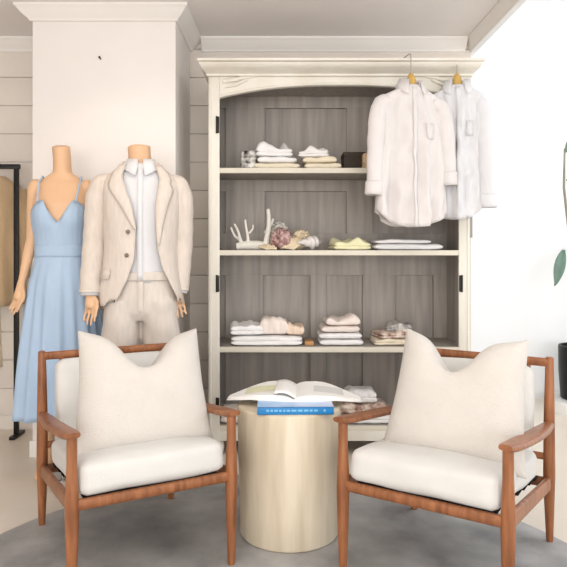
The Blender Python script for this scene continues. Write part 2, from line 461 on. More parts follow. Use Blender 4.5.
def pillow(w, h, t, chop, chop_x=0.0, chop_w=.45, ear=.03, seed=0):
    N_ = 34; g = {}
    vs = []; fs = []
    def pos(u, v, s):
        # outline: edges pulled in between the corners
        x = u*w/2*(1-.055*(1-v*v)*abs(u)**2 ) ; z = v*h/2*(1-.05*(1-u*u)*abs(v)**2)
        e = max(0, v)
        # karate chop in the top edge
        k = math.exp(-((u-chop_x)/chop_w)**2)
        z -= chop*k*e**2.2
        # pointed upper ears
        z += ear*max(0, v)**3*abs(u)**4; x += ear*.25*u**3*max(0, v)**2
        prof = (max(0, 1-u**4)*max(0, 1-v**4))**.62
        th = t/2*prof*(1-.35*k*e**1.5)
        y = s*th
        y += .012*noise.noise(Vector((x*5, z*5, s*2+seed)))*prof
        if s < 0: y += .02*k*e*prof            # crease of the chop
        x *= 1-.075*v
        return Vector((x, y, z))
    idx = {}
    for s in (-1, 1):
        for i in range(N_+1):
            for j in range(N_+1):
                edge = i in (0, N_) or j in (0, N_)
                if edge and s == 1: idx[(s, i, j)] = idx[(-1, i, j)]; continue
                idx[(s, i, j)] = len(vs); vs.append(pos(-1+2*i/N_, -1+2*j/N_, s))
        for i in range(N_):
            for j in range(N_):
                fs.append((idx[(s, i, j)], idx[(s, i+1, j)], idx[(s, i+1, j+1)], idx[(s, i, j+1)]))
    return MB().add(vs, fs)
def place_pillow(chair, mb, lx, ly, lz, lean, roll, yaw, label):
    o = mb.build('throw_pillow', M['boucle'], None, 0, mods=SUB(1))
    m = Matrix.Translation(chair.location) @ Matrix.Rotation(chair.rotation_euler.z, 4, 'Z')
    loc = m @ Vector((lx, ly, lz))
    o.location = loc
    o.rotation_mode = 'XYZ'
    R = Matrix.Rotation(chair.rotation_euler.z+yaw, 4, 'Z') @ Matrix.Rotation(-lean, 4, 'X') @ Matrix.Rotation(roll, 4, 'Y')
    o.rotation_euler = R.to_euler()
    o['group'] = 'cream throw pillows'; o['label'] = label; o['category'] = 'pillow'
    return o
place_pillow(chL, pillow(.50, .45, .19, .165, .0, .36, .02, 1), .02, -.10, .605, math.radians(20), math.radians(2.5), 0,
             'plump cream throw pillow on the left armchair, dented along its top')
place_pillow(chR, pillow(.485, .455, .19, .155, -.08, .33, .02, 5), .036, -.05, .60, math.radians(20), math.radians(1.5), math.radians(2),
             'plump cream throw pillow on the right armchair, dented along its top')

# ------------------------------------------------------------------ drum table
TX, TY, TR, TZ = .024, 2.508, .210, .522
tb = MB().lathe([(TR-.02, RZ), (TR-.014, RZ+.002), (TR-.011, RZ+.008), (TR-.010, .12), (TR-.004, .3), (TR, TZ-.012), (TR-.003, TZ-.003), (TR-.01, TZ), (.01, TZ)], 64)
tag(tb.build('drum_side_table', M['drum'], None, 50), 'round pale washed wood drum table between the two armchairs', 'table', loc=(TX, TY, 0))

# ------------------------------------------------------------------ books on the drum
bb = thing('blue_book', 'closed blue book lying under the open book on the drum table', 'book', (.043, 2.425, TZ), math.radians(1.5))
BW, BD, BH = .288, .20, .029
MB().box(-BW/2, BW/2, -BD/2, BD/2, 0, .003, .001).box(-BW/2, BW/2, -BD/2, -BD/2+.004, 0, BH, .001).build('cover', M['bluebook'], bb)
MB().box(-BW/2, BW/2, -BD/2, BD/2, BH-.003, BH, .001).build('front_cover', M['bluetop'], bb)
MB().box(-BW/2+.005, BW/2-.005, -BD/2+.005, BD/2-.006, .003, BH-.003).build('page_block', M['page'], bb)
ti = MB()
random.seed(4); x = -.11
while x < .07:
    l = random.uniform(.008, .02); ti.box(x, x+l, -BD/2-.0006, -BD/2, .012, .019); x += l+.005
ti.build('spine_title', M['ink'], bb)
MB().box(.105, .113, -BD/2-.0006, -BD/2, .011, .020).build('spine_emblem', M['ink'], bb)

ob = thing('open_book', 'large open book with white pages lying spread on top of the blue book', 'book', (.045, 2.54, TZ+BH), math.radians(-3))
PW, PD = .265, .27
def page_h(u): # height of the page stack, u 0 at the gutter to 1 at the fore edge
    return interp([(0, .008), (.06, .017), (.16, .023), (.32, .024), (.55, .019), (.8, .010), (1, .001)], u)[0]
def skew(x, y):   # pages slide so the spread fans out into points
    return y + .0
for sx in (-1, 1):
    ra = []
    for k in range(25):
        u = k/24; x = sx*u*PW
        d0, d1 = -PD/2*(1-.62*u*u), PD/2*(1-1.02*max(0, u-.45)/.55)
        zt = page_h(u); zb = interp([(0, .002), (.3, .003), (.62, .0015), (1, -.012)], u)[0]
        zt = max(zt + interp([(0, 0), (.6, 0), (1, -.008)], u)[0], zb+.004)
        ra.append([Vector((x, d0, zb)), Vector((x, d1, zb)), Vector((x, d1, zt)), Vector((x, d0, zt))])
    pb = MB().loft(ra).build('page_block', M['page'], ob, 60)
    # printed column on the page
    pr = []
    for k in range(9):
        u = lerp(.3, .75, k/8); x = sx*u*PW
        pr.append([Vector((x, lerp(-.06, .05, j), page_h(u)+interp([(0, 0), (.6, 0), (1, -.008)], u)[0]+.0008)) for j in (0, 1)])
    MB().loft(pr, False, False).build('printed_picture', M['printy'] if sx < 0 else M['print_'], pb)
# a lifted leaf curling over the gutter
rings = []
for k in range(15):
    u = k/14; x = lerp(.012, -.075, u); z = .010+.030*sin(PI*min(1, u*1.05)*.62)**1.0*(1-.25*u)
    rings.append([Vector((x, lerp(-PD/2-.004, PD/2-.02, j/6), z+.004*sin(j))) for j in range(7)])
MB().loft(rings, False, False).build('page', M['page'], ob, 0, mods=(SOL(.0012),))
cv = []
for k in range(17):
    u = -1+2*k/16; a = abs(u); x = u*(PW+.006)
    d0, d1 = -PD/2*(1-.60*a*a)-.004, PD/2*(1-1.0*max(0, a-.45)/.55)+.004
    zb = interp([(0, .0), (.3, .0), (.62, -.001), (1, -.016)], a)[0]+.0001
    cv.append([Vector((x, d0, zb)), Vector((x, d1, zb)), Vector((x, d1, zb+.0025)), Vector((x, d0, zb+.0025))])
MB().loft(cv).build('cover', M['page'], ob, 60)

# ------------------------------------------------------------------ mannequins
def arm_path_hand(mb, sh, el, wr, tip, r, side, hand_r=1.0):
    sh, el, wr, tip = map(Vector, (sh, el, wr, tip))
    P = [sh, sh.lerp(el, .3), sh.lerp(el, .65), el, el.lerp(wr, .3), el.lerp(wr, .7), wr]
    mb.tube(P, [r, r*.97, r*.86, r*.78, r*.8, r*.62, r*.5], 14)
    d = (tip-wr); L = d.length; d.normalize()
    fwd = Vector((-side*.75, -.66, 0)); fwd = (fwd-d*fwd.dot(d)).normalized()
    out = d.cross(fwd)
    # palm
    pal = wr + d*L*.5
    mb.tube([wr-d*.01, wr+d*L*.15, wr+d*L*.38, pal], [(.019*hand_r, .021*hand_r), (.016*hand_r, .028*hand_r), (.015*hand_r, .036*hand_r), (.013*hand_r, .036*hand_r)], 12) \
      if False else mb.tube([wr-d*.01, wr+d*L*.15, wr+d*L*.38, pal], [.020*hand_r, .023*hand_r, .027*hand_r, .024*hand_r], 12)
    for k, (off, ln) in enumerate([(.028, .86), (.010, 1.0), (-.009, .95), (-.027, .78)]):
        b = wr + d*L*.40 + fwd*off*hand_r
        m1 = wr + d*L*(.40+.6*ln*.45) + fwd*off*1.22*hand_r - out*side*.004
        e = wr + d*L*(.40+.6*ln) + fwd*off*1.2*hand_r - out*side*.02
        mb.tube([b, m1, m1.lerp(e, .55)-out*side*.001, e], [.0088, .0082, .0075, .006], 8)
    b = wr + d*L*.14 + fwd*.018
    mb.tube([b, b+d*L*.2+fwd*.024, b+d*L*.42+fwd*.026], [.011, .010, .007], 8)

def ellring(cxy, z, rx, ry, n=32, p=2.0, z_fn=None):
    pts = []
    for j in range(n):
        a = 2*PI*j/n; ca, sa = cos(a), sin(a)
        x = rx*abs(ca)**(2/p)*(1 if ca >= 0 else -1); y = ry*abs(sa)**(2/p)*(1 if sa >= 0 else -1)
        pts.append(Vector((cxy[0]+x, cxy[1]+y, z)))
    return pts

# ---- woman's dress form
fx, fy = -1.125, 3.15
fm = thing('mannequin', 'headless mannequin in a long powder blue strappy dress', 'mannequin', (fx, fy, 0), math.radians(8), 'headless mannequins')
b = MB()
b.loft([ellring((0, y), z, rx, ry, 28, 2.2) for z, rx, ry, y in [
    (.80, .10, .08, .0), (.86, .155, .105, .0), (.95, .165, .11, .0), (1.06, .13, .09, .0), (1.13, .112, .08, .0), (1.22, .122, .085, -.005),
    (1.30, .132, .095, -.008), (1.37, .138, .09, -.008), (1.43, .135, .075, .0), (1.475, .125, .06, .005), (1.50, .095, .05, .01), (1.525, .06, .048, .01)]])
b.tube([(0, .012, 1.49), (0, .008, 1.55), (0, .0, 1.60), (-.004, -.006, 1.665), (-.004, -.007, 1.668)], [.058, .046, .044, .045, .03], 18)
for sx in (-1, 1):
    b.ball((sx*.06, -.068, 1.30), (.05, .045, .05), 2)
    b.ball((sx*.122, .003, 1.463), (.042, .042, .038), 2)
    b.tube([(sx*.08, 0, .86), (sx*.085, -.01, .7), (sx*.08, 0, .48), (sx*.078, .015, .33), (sx*.075, .0, .12), (sx*.075, -.005, .06)], [.085, .075, .052, .05, .034, .034], 14)
    b.tube([(sx*.075, .03, .06), (sx*.078, -.03, .05), (sx*.082, -.10, .035), (sx*.084, -.13, .03)], [.034, .036, .028, .015], 12)
arm_path_hand(b, (-.132, .0, 1.462), (-.152, .02, 1.19), (-.192, -.02, .97), (-.212, -.05, .815), .036, -1)
arm_path_hand(b, (.132, .0, 1.462), (.150, .07, 1.19), (.162, .09, .97), (.168, .09, .815), .036, 1)
b.build('body', M['skin'], fm, 0, mods=REM(.006, 4))
# dress
nA = 96
def dress_r(z):
    return interp([(.30, .225, .19), (.55, .205, .175), (.8, .178, .15), (.95, .16, .135), (1.06, .135, .11), (1.13, .124, .094), (1.2, .130, .104), (1.28, .145, .124), (1.33, .146, .122), (1.40, .142, .105)], z)
rings = []
def neckline(a):  # angle from front (0) : sweetheart V at the front, high over each breast, lower at back
    d = abs(math.atan2(sin(a), cos(a)))
    if d < .62: return lerp(1.275, 1.385, min(1, (d/.5))**1.2) if d < .5 else 1.385
    return lerp(1.385, 1.30, min(1, (d-.62)/1.1))
NR = 44
for i in range(NR+1):
    t = i/NR; ring = []
    for j in range(nA):
        a = 2*PI*j/nA
        z = lerp(neckline(a), .31, t**1.0)
        rx, ry = dress_r(z)
        pl = max(0, min(1, (1.11-z)/.42))
        wob = 1 + pl*(.075*sin(a*17+.6*sin(a*2)) + .04*sin(a*7+1.3+z*1.5)) + (.012*sin(a*30) if z > 1.13 else 0)
        x = rx*sin(a)*wob; y = -ry*cos(a)*wob
        if z > 1.13:   # room for the bust, gathered at the middle
            d = abs(math.atan2(sin(a), cos(a)))
            bust = math.exp(-((d-.62)/.36)**2)*math.exp(-((z-1.31)/.07)**2)
            y -= .022*bust
            if d < .25: y += .02*(1-d/.25)*math.exp(-((z-1.30)/.06)**2)
        ring.append(Vector((x, y, z)))
    rings.append(ring)
dr = MB().loft(rings, True, False).build('dress', M['blue'], fm, 0, mods=(SOL(.003, 1.0),))
MB().loft([[Vector((rx*1.03*sin(a), -ry*1.03*cos(a), z)) for a in [2*PI*j/64 for j in range(64)]] for z, (rx, ry) in [(z, dress_r(z)) for z in (1.105, 1.12, 1.15, 1.165)]], True, False).build('waistband', M['blue'], dr, 0, mods=(SOL(.003),))
for sx in (-1, 1):
    MB().tube([(sx*.09, -.125, 1.375), (sx*.094, -.10, 1.42), (sx*.098, -.058, 1.478), (sx*.094, 0, 1.512), (sx*.09, .055, 1.48), (sx*.088, .09, 1.38), (sx*.085, .11, 1.30)], .0045, 8).build('strap', M['blue'], dr)
bs = MB().lathe([(.115, 0), (.115, .008), (.11, .012), (.01, .012)], 40)
bs.tube([(0, .02, .01), (0, .02, .1), (.04, .02, .2), (.07, .015, .33)], .009, 10)
bs.build('stand_base', M['chrome'], fm)

# ---- man's form in a linen suit
mx, my = -.70, 3.05
mm = thing('mannequin', 'headless mannequin in a sand linen suit over an open white shirt', 'mannequin', (mx, my, 0), math.radians(10), 'headless mannequins')
b = MB()
b.loft([ellring((0, y), z, rx, ry, 28, 2.4) for z, rx, ry, y in [
    (.84, .12, .09, 0), (.92, .155, .1, 0), (1.08, .135, .09, 0), (1.25, .145, .095, 0), (1.38, .15, .10, 0), (1.47, .145, .075, 0), (1.51, .12, .055, 0), (1.54, .07, .055, 0)]])
b.tube([(0, .01, 1.5), (-.005, .006, 1.56), (-.008, -.006, 1.61), (-.010, -.012, 1.648), (-.010, -.012, 1.652)], [.068, .057, .055, .056, .04], 18)
arm_path_hand(b, (-.16, 0, 1.465), (-.222, .01, 1.2), (-.234, -.05, .945), (-.222, -.085, .78), .042, -1, 1.1)
arm_path_hand(b, (.155, 0, 1.465), (.196, .03, 1.2), (.18, .0, .955), (.178, -.02, .80), .042, 1, 1.1)
for sx in (-1, 1):
    b.tube([(sx*.09, 0, .9), (sx*.1, 0, .5), (sx*.1, 0, .08)], [.07, .055, .035], 12)
    b.tube([(sx*.1, .04, .06), (sx*.105, -.05, .05), (sx*.115, -.14, .035), (sx*.118, -.17, .03)], [.04, .04, .035, .02], 12)
b.build('body', M['skin'], mm, 0, mods=REM(.006, 4))
# trousers
tr = MB()
tr.loft([ellring((0, 0), z, rx, ry, 32, 2.4) for z, rx, ry in [(.80, .10, .09), (.84, .172, .112), (.90, .176, .118), (.98, .166, .115), (1.03, .160, .112)]])
for sx in (-1, 1):
    rr = []
    for i in range(26):
        z = lerp(.9, .075, i/25)
        xo, rx, ry = interp([(.075, .112, .072, .09), (.14, .112, .078, .092), (.45, .108, .084, .094), (.7, .098, .092, .105), (.9, .085, .09, .11)], z)
        ring = []
        for j in range(28):
            a = 2*PI*j/28
            wv = 1+.06*noise.noise(Vector((cos(a)*1.4+sx*3, sin(a)*1.4, z*9)))+.03*sin(z*38+a*2)*(1 if z < .85 else 0)
            ring.append(Vector((sx*xo+rx*wv*cos(a), ry*wv*sin(a)-.01*(z > .4), z)))
        rr.append(ring)
    tr.loft(rr)
tro = tr.build('trousers', M['trouser'], mm, 0, mods=REM(.009, 3))
MB().loft([ellring((0, 0), z, rx, ry, 48, 2.4) for z, rx, ry in [(.995, .170, .119), (1.0, .171, .12), (1.03, .167, .118), (1.035, .165, .116)]], True, False).build('waistband', M['trouser'], tro, 0, mods=(SOL(.003),))
fl = MB().tube([(.004, -.122, .99), (.004, -.127, .92), (.002, -.118, .85)], [(.012, .003)]*3, 10).build('fly', M['trouser'], tro)
# shirt
def shirt_r(z): return interp([(.97, .165, .115), (1.1, .15, .112), (1.25, .155, .116), (1.38, .16, .117), (1.46, .152, .092), (1.51, .12, .072), (1.545, .075, .066), (1.56, .066, .062)], z)
rings = []
for i in range(24):
    z = lerp(.985, 1.56, i/23); rx, ry = shirt_r(z)
    ring = []
    for j in range(64):
        a = 2*PI*j/64
        wv = 1+.02*sin(a*9+z*6)*(1 if z < 1.4 else .3)
        ring.append(Vector((rx*wv*sin(a), -ry*wv*cos(a), z)))
    rings.append(ring)
sh = MB().loft(rings, True, False).build('shirt', M['shirt'], mm, 0, mods=(SOL(.002),))
pk = []
for i in range(24):
    z = lerp(1.0, 1.535, i/23); rx, ry = shirt_r(z)
    pk.append([Vector((x, -ry*1.02-.004, z)) for x in (-.014, .014)])
MB().loft(pk, False, False).build('placket', M['shirt'], sh, 0, mods=(SOL(.003),))
for sx in (-1, 1):  # collar leaves, open at the throat
    cl = []
    for k in range(9):
        u = k/8; a = lerp(.16, 2.9, u)*sx
        r0x, r0y = .066, .064
        zt = 1.578+.012*u
        dn = interp([(0, .085), (.25, .055), (.6, .04), (1, .036)], u)[0]
        ex = interp([(0, .024), (.3, .02), (1, .012)], u)[0]
        cl.append([Vector((r0x*sin(a), -r0y*cos(a), zt)), Vector(((r0x+ex*.6)*sin(a), -(r0y+ex*.6)*cos(a), zt-dn*.5)), Vector(((r0x+ex*1.3)*sin(a)+sx*.006, -(r0y+ex*1.6)*cos(a), zt-dn))])
    MB().loft(cl, False, False).build('collar', M['shirt'], sh, 0, mods=(SOL(.003),))
# jacket
def jk_r(z):
    return interp([(.87, .200, .150), (.95, .194, .147), (1.05, .178, .139), (1.15, .170, .134), (1.25, .174, .137), (1.35, .181, .140), (1.43, .184, .128), (1.475, .176, .106), (1.51, .142, .087), (1.54, .10, .078), (1.565, .082, .075)], z)
def jk_p(a, z, off=0.0):
    rx, ry = jk_r(z); wv = 1+.012*sin(a*6+z*9)+.016*noise.noise(Vector((sin(a)*3, cos(a)*3, z*6)))
    p = 2/2.35
    s_, c_ = sin(a), cos(a)
    return Vector(((rx*wv+off)*abs(s_)**p*(1 if s_ >= 0 else -1), -(ry*wv+off)*abs(c_)**p*(1 if c_ >= 0 else -1), z))
def open_l(z): # viewer's left edge angle (negative side)
    return -interp([(.87, .62), (.93, .42), (1.0, .24), (1.10, .10), (1.24, .07), (1.35, .16), (1.45, .34), (1.52, .55), (1.565, .9)], z)[0]
def open_r(z):
    return interp([(.87, 1.12), (.95, .84), (1.05, .56), (1.15, .42), (1.25, .36), (1.35, .34), (1.45, .42), (1.52, .58), (1.565, .9)], z)[0]
rings = []
for i in range(36):
    z = lerp(.875, 1.565, i/35)
    aL, aR = open_l(z), open_r(z)
    ring = []
    for j in range(81):
        a = lerp(aR, 2*PI+aL, j/80)
        p = jk_p(a, z)
        if i == 0:
            e = min(j, 80-j)/80
            p.z += .05*max(0, 1-e/.06)      # rounded front quarters
        ring.append(p)
    rings.append(ring)
jk = MB().loft(rings, False, False).build('jacket', M['suit'], mm, 0, mods=(SOL(.006, 1.0),))
for sx in (-1, 1):
    edge = open_l if sx < 0 else open_r
    zlo = 1.235 if sx < 0 else 1.16
    lp = []
    for k in range(22):
        z = lerp(zlo, 1.55, k/21); u = (z-zlo)/(1.55-zlo)
        wd = interp([(0, .02), (.35, .26), (.62, .46), (.70, .50), (.74, .36), (.85, .40), (1, .45)], u)[0]
        a0 = edge(z)-sx*.01
        lp.append([jk_p(a0+sx*wd*v, z, .009+.007*sin(PI*min(1, v*.9))) for v in (0, .25, .5, .75, 1)])
    MB().loft(lp, False, False).build('lapel', M['suit'], jk, 0, mods=(SOL(.004, 1.0),))
    # sleeve with cuff
    if sx < 0: sp_ = [(-.125, 0, 1.474), (-.184, .0, 1.458), (-.208, .0, 1.39), (-.216, .008, 1.28), (-.224, .008, 1.18), (-.230, -.02, 1.06), (-.235, -.046, .95), (-.235, -.048, .935)]
    else: sp_ = [(.125, 0, 1.474), (.178, .0, 1.458), (.196, .005, 1.39), (.198, .02, 1.28), (.198, .028, 1.18), (.190, .018, 1.06), (.182, .004, .955), (.181, .002, .94)]
    P = [Vector(p) for p in sp_]; fine = []
    for i in range(len(P)-1):
        for q in range(4): fine.append(P[i].lerp(P[i+1], q/4))
    fine.append(P[-1])
    rad = []
    for i, p in enumerate(fine):
        u = i/(len(fine)-1)
        r = interp([(0, .038), (.13, .052), (.3, .055), (.55, .051), (.8, .048), (1, .047)], u)[0]
        rad.append((r*(1+.04*sin(i*1.9+sx)), r*1.02*(1+.04*sin(i*1.4+1))))
    sl = MB().tube(fine, rad, 22, cap=False).build('sleeve', M['suit'], jk, 0, mods=SUB(1)+(SOL(.004, 1.0),))
    e = P[-1]; d = (P[-1]-P[-2]).normalized()
    MB().tube([e-d*.02, e+d*.014], .041, 20, cap=False).build('shirt_cuff', M['shirt'], sl, 0, mods=(SOL(.004, 1.0),))
for zz in (1.225, 1.115):
    p = jk_p(open_l(zz)-.16, zz, .014)
    MB().ball(p, (.0105, .006, .0105), 2).build('button', M['button'], jk)
q = [jk_p(-a, 1.05, .010) for a in (.75, .95, 1.15)]
q2 = [jk_p(-a, 1.0, .012) for a in (.75, .95, 1.15)]
MB().loft([q, q2], False, False).build('pocket_flap', M['suit'], jk, 0, mods=(SOL(.005, 1.0),))
bs = MB().lathe([(.115, 0), (.115, .008), (.11, .012), (.01, .012)], 40, (0, .06))
bs.tube([(0, .03, .01), (0, .03, .1), (.05, .03, .2), (.09, .03, .33)], .009, 10)
bs.build('stand_base', M['chrome'], mm)

# ------------------------------------------------------------------ clothes rack at the left edge
RY, RX = 3.78, -1.628
rk = thing('clothes_rack', 'black metal clothes rack standing by the shiplap wall at far left', 'rack', (RX, RY, 0))
rz_ = 1.66
MB().box(-.013, .013, -.013, .013, .012, rz_, .002).build('post', M['black'], rk)
MB().box(-.8, -.774, -.013, .013, .012, rz_, .002).build('post', M['black'], rk)
MB().box(-.8, .02, -.014, .014, rz_-.026, rz_+.002, .002).build('top_bar', M['black'], rk)
for x in (0, -.787):
    MB().box(x-.016, x+.016, -.07, .09, 0, .02, .003).build('foot', M['black'], rk)
def long_garment(name, m, label, x, rot, zt, zb, w0):
    g = thing(name, label, 'dress', (RX+x, RY, 0), rot, 'garments on the black rack')
    rings = []
    for i in range(20):
        t = i/19; z = lerp(zt, zb, t)
        rx = interp([(0, .04), (.04, w0*.6), (.09, w0*.95), (.35, w0*.8), (1, w0*1.25)], t)[0]
        ry = interp([(0, .02), (.1, .028), (.4, .03), (1, .045)], t)[0]
        rings.append([Vector((rx*cos(a)*(1+.05*t*sin(9*a)), ry*sin(a)*(1+.3*t*sin(7*a+1)), z)) for a in [2*PI*j/48 for j in range(48)]])
    bo = MB().loft(rings, True, False).build('garment_body', m, g, 0, mods=(SOL(.003),))
    for sx in (-1, 1):
        MB().tube([(sx*w0*.85, 0, zt-.07), (sx*w0*1.0, -.008, zt-.25), (sx*w0*1.0, -.012, zt-.5), (sx*w0*1.02, -.01, zt-.62)], [.045, .042, .036, .034], 14).build('sleeve', m, bo, 0)
    hk = MB().tube([(0, 0, zt-.01), (0, 0, zt+.035), (0, .018, zt+.05), (0, .02, rz_+.004), (0, .0, rz_+.009), (0, -.018, rz_+.0)], .0025, 8)
    hk.tube([(-w0*.8, 0, zt-.045), (0, 0, zt-.005), (w0*.8, 0, zt-.045)], .008, 8)
    hk.build('hanger', M['chrome'], g)
long_garment('hanging_dress', M['tan'], 'long tan dress hanging nearest the post of the black rack', -.105, math.radians(62), rz_-.07, .80, .17)
long_garment('hanging_dress', M['fold_c'], 'long cream dress hanging further along the black rack', -.26, math.radians(70), rz_-.08, .40, .2)

# ------------------------------------------------------------------ shirts hanging from the cornice
def hanging_shirt(label, loc, rz, m, seed, hem=.735, w=.205, tilt=0.0, slv=(.5, .5)):
    g = thing('hanging_shirt', label, 'shirt', loc, rz, 'white shirts hung on the cornice')
    g.rotation_euler.y = tilt
    random.seed(seed); ph = [random.uniform(0, 6.28) for _ in range(6)]
    def prof(t): return interp([(0, .058, .040), (.03, .085, .046), (.07, .145, .046), (.115, w*.92, .044), (.17, w, .044), (.4, w*.97, .046), (.75, w*1.0, .05), (1, w*1.05, .054)], t)
    def ptf(a, t):
        rx, ry = prof(t)
        wv = t*(.012*sin(5*a+ph[0])+.010*sin(9*a+ph[1]+2*t))+.007*t*sin(14*a+ph[2])
        zz = -t*hem
        if t > .0: zz += .085*abs(sin(a))**3*max(0, t-.55)/.45 if True else 0
        wv += .013*min(1, t*6)*noise.noise(Vector((sin(a)*4+seed, cos(a)*2, t*9)))+.010*min(1, t*6)*noise.noise(Vector((sin(a)*9+seed, cos(a)*2, t*6)))
        s_, c_ = sin(a), cos(a)
        return Vector(((rx+wv*.4)*s_, -(ry+wv*1.6)*abs(c_)**.8*(1 if c_ >= 0 else -1), zz))
    TT = [0, .015, .03, .05, .07, .09, .115, .14, .17]+[lerp(.2, 1, i/26) for i in range(27)]
    rings = [[ptf(2*PI*j/84, t) for j in range(84)] for t in TT]
    bo = MB().loft(rings, True, False).build('shirt_body', m, g, 0, mods=(SOL(.0025, 1.0),))
    # front placket
    pk = []
    for i in range(30):
        t = lerp(.02, 1, i/29)
        pk.append([ptf(a, t)+Vector((0, -.004, 0)) for a in (-.075, 0, .075)] if t > .12 else [Vector((x, ptf(0, t).y-.004, ptf(0, t).z)) for x in (-.014, 0, .014)])
    MB().loft(pk, False, False).build('placket', m, g, 0, mods=(SOL(.0025, 1.0),))
    # chest pocket
    pq = [[ptf(a, t)+Vector((0, -.003, 0)) for a in (.35, .5, .65)] for t in (.27, .31, .36, .385)]
    MB().loft(pq, False, False).build('chest_pocket', m, g, 0, mods=(SOL(.002, 1.0),))
    # collar: stand plus folded leaf
    cl = []
    for k in range(33):
        a = lerp(.5, 2*PI-.5, k/32); e = abs(k-16)/16
        rx, ry = .060, .044
        up = .035*(1-.45*e*e)
        dn = lerp(.004, -.062, e**2)
        s_, c_ = sin(a), -cos(a)
        cl.append([Vector((rx*s_, ry*c_, .0)), Vector((rx*.97*s_, ry*.97*c_, up)), Vector((rx*1.06*s_, ry*1.08*c_, up+.003)), Vector((rx*1.22*s_, ry*1.3*c_, lerp(up, dn, .6))), Vector((rx*(1.32+.15*e)*s_, ry*(1.42+.3*e)*c_, dn))])
    MB().loft(cl, False, False).build('collar', m, g, 0, mods=(SOL(.0022, 1.0),))
    for sx, ln in ((-1, slv[0]), (1, slv[1])):
        P = [(sx*w*.60, 0, -.075), (sx*w*.88, 0, -.10), (sx*(w-.004), -.004, -.16), (sx*(w+.008), -.01, -.26), (sx*(w+.015), -.014, -.36), (sx*(w+.02), -.016, -ln+.05), (sx*(w+.022), -.016, -ln+.02)]
        R = [(.03, .026), (.042, .034), (.046, .036), (.045, .034), (.042, .032), (.040, .03), (.038, .029)]
        P = [Vector(p) for p in P]
        fine = []; fr = []
        for i in range(len(P)-1):
            for q in range(4):
                fine.append(P[i].lerp(P[i+1], q/4)); r0, r1 = R[i], R[i+1]
                k = 1+.05*sin((i*4+q)*1.7+ph[3])
                fr.append((lerp(r0[0], r1[0], q/4)*k, lerp(r0[1], r1[1], q/4)/k))
        so = MB().tube(fine, fr, 20, cap=False).build('sleeve', m, g, 0, mods=(SOL(.002, 1.0),))
        e = P[-1]
        MB().tube([e+Vector((0, 0, .036)), e+Vector((0, 0, .03)), e+Vector((0, 0, -.01)), e+Vector((sx*.004, 0, -.03)), e+Vector((sx*.004, 0, -.034))],
                  [(.040, .031), (.045, .036), (.047, .037), (.046, .036), (.040, .031)], 20, cap=False).build('rolled_cuff', m, so, 0, mods=(SOL(.002, 1.0),))
    return g
def shirt_hanger(label, loc, rz, top, back, tilt=0.0):
    g = thing('clothes_hanger', label, 'hanger', loc, rz, 'hangers hooked over the cornice')
    b = MB()
    rings = []
    for k in range(17):
        u = -1+2*k/16; x = u*.13; z = -.006-.07*abs(u)**1.3; y = .012*abs(u)**2
        r = .016*(1-.25*abs(u)); rings.append([Vector((x, y+.0075*cos(a), z+r*sin(a))) for a in [2*PI*j/12 for j in range(12)]])
    b.loft(rings).tube([(0, 0, -.03), (0, 0, .0), (0, 0, .035), (0, 0, .062), (0, 0, .068)], [.016, .030, .024, .012, .005], 14)
    b.build('shoulder_bar', M['hanger'], g)
    MB().tube([(0, 0, .02), (0, 0, top-.03), (0, .004, top-.008), (0, .015, top), (0, back-.004, top-.001), (0, back, top-.006)], .0026, 8).build('hook', M['chrome'], g)
    return g
zc = 2.163
l1 = PX(411, 86, 3.235); l2 = PX(457, 86, 3.325)
hanging_shirt('blush white shirt with rolled sleeves hanging at the front of the cornice pair', l1, math.radians(14), M['blush'], 3, .735, .190, slv=(.56, .5))
hanging_shirt('crisp white shirt hanging behind the blush one, nearest the bright bay', l2, math.radians(-10), M['shirt'], 8, .715, .134, slv=(.5, .64))
shirt_hanger('honey coloured wooden hanger holding the blush white shirt', l1, math.radians(14), zc+.006-l1.z, .15)
shirt_hanger('honey coloured wooden hanger holding the crisp white shirt', l2, math.radians(-10), zc+.006-l2.z, .06)

# ------------------------------------------------------------------ folded clothes and treasures on the shelves
def folded(w, d, h, seed, rum=0.0, layers=2):
    """a folded garment: soft stacked folds, rounded fold facing the front"""
    mb = MB()
    for L in range(layers):
        lw = w*(1-.05*L*random.random()); hh = 1.45*h/(layers+.45); z0 = (h-hh)*L/max(1, layers-1)
        nx, ns = 22, 24; rings = []
        for i in range(nx+1):
            u = -1+2*i/nx
            sq = (1-abs(u)**8)**.5*.94+.06
            ring = []
            for j in range(ns):
                a = 2*PI*j/ns; ca, sa = cos(a), sin(a)
                y = d/2*abs(ca)**.45*(1 if ca >= 0 else -1)
                zz = hh/2*abs(sa)**.42*(1 if sa >= 0 else -1)*sq
                nv = noise.noise(Vector((u*w*7+seed*3.1, y*9, L*5.0)))+.35*noise.noise(Vector((u*w*17+seed, y*7, 7)))
                up = max(0, sa)
                y2 = y*(1-.02*(1-sq))+.006*noise.noise(Vector((u*4+seed, L*3, sa)))
                zf = z0+hh/2+zz+ (rum*up**.5*(1-u**6)*(nv*.8+.25) if L == layers-1 else .0)+.002*nv
                ring.append(Vector((u*lw/2*(1+.012*noise.noise(Vector((a, L+seed, 1)))), y2, max(zf, .0004))))
            rings.append(ring)
        mb.loft(rings)
    return mb
def put(name, px, shelf, w, d, h, m, label, cat, group, seed, z=0.0, dy=.16, rum=0.0, layers=2, rz=0.0):
    random.seed(seed)
    Y = WY+dy
    o = folded(w, d, h, seed, rum, layers).build(name, m, None, 0, mods=SUB(1))
    tag(o, label, cat, group, loc=((px-283.5)*Y/F, Y, ST[shelf]+z), rz=rz)
    return o
G1 = 'folded clothes on the top shelf'
a1 = [('fold_bw', 'folded_scarf', 255, .10, .05, 'black and white printed scarf folded at the left end of the top shelf', 'scarf', 246, 0, .02, 1)]
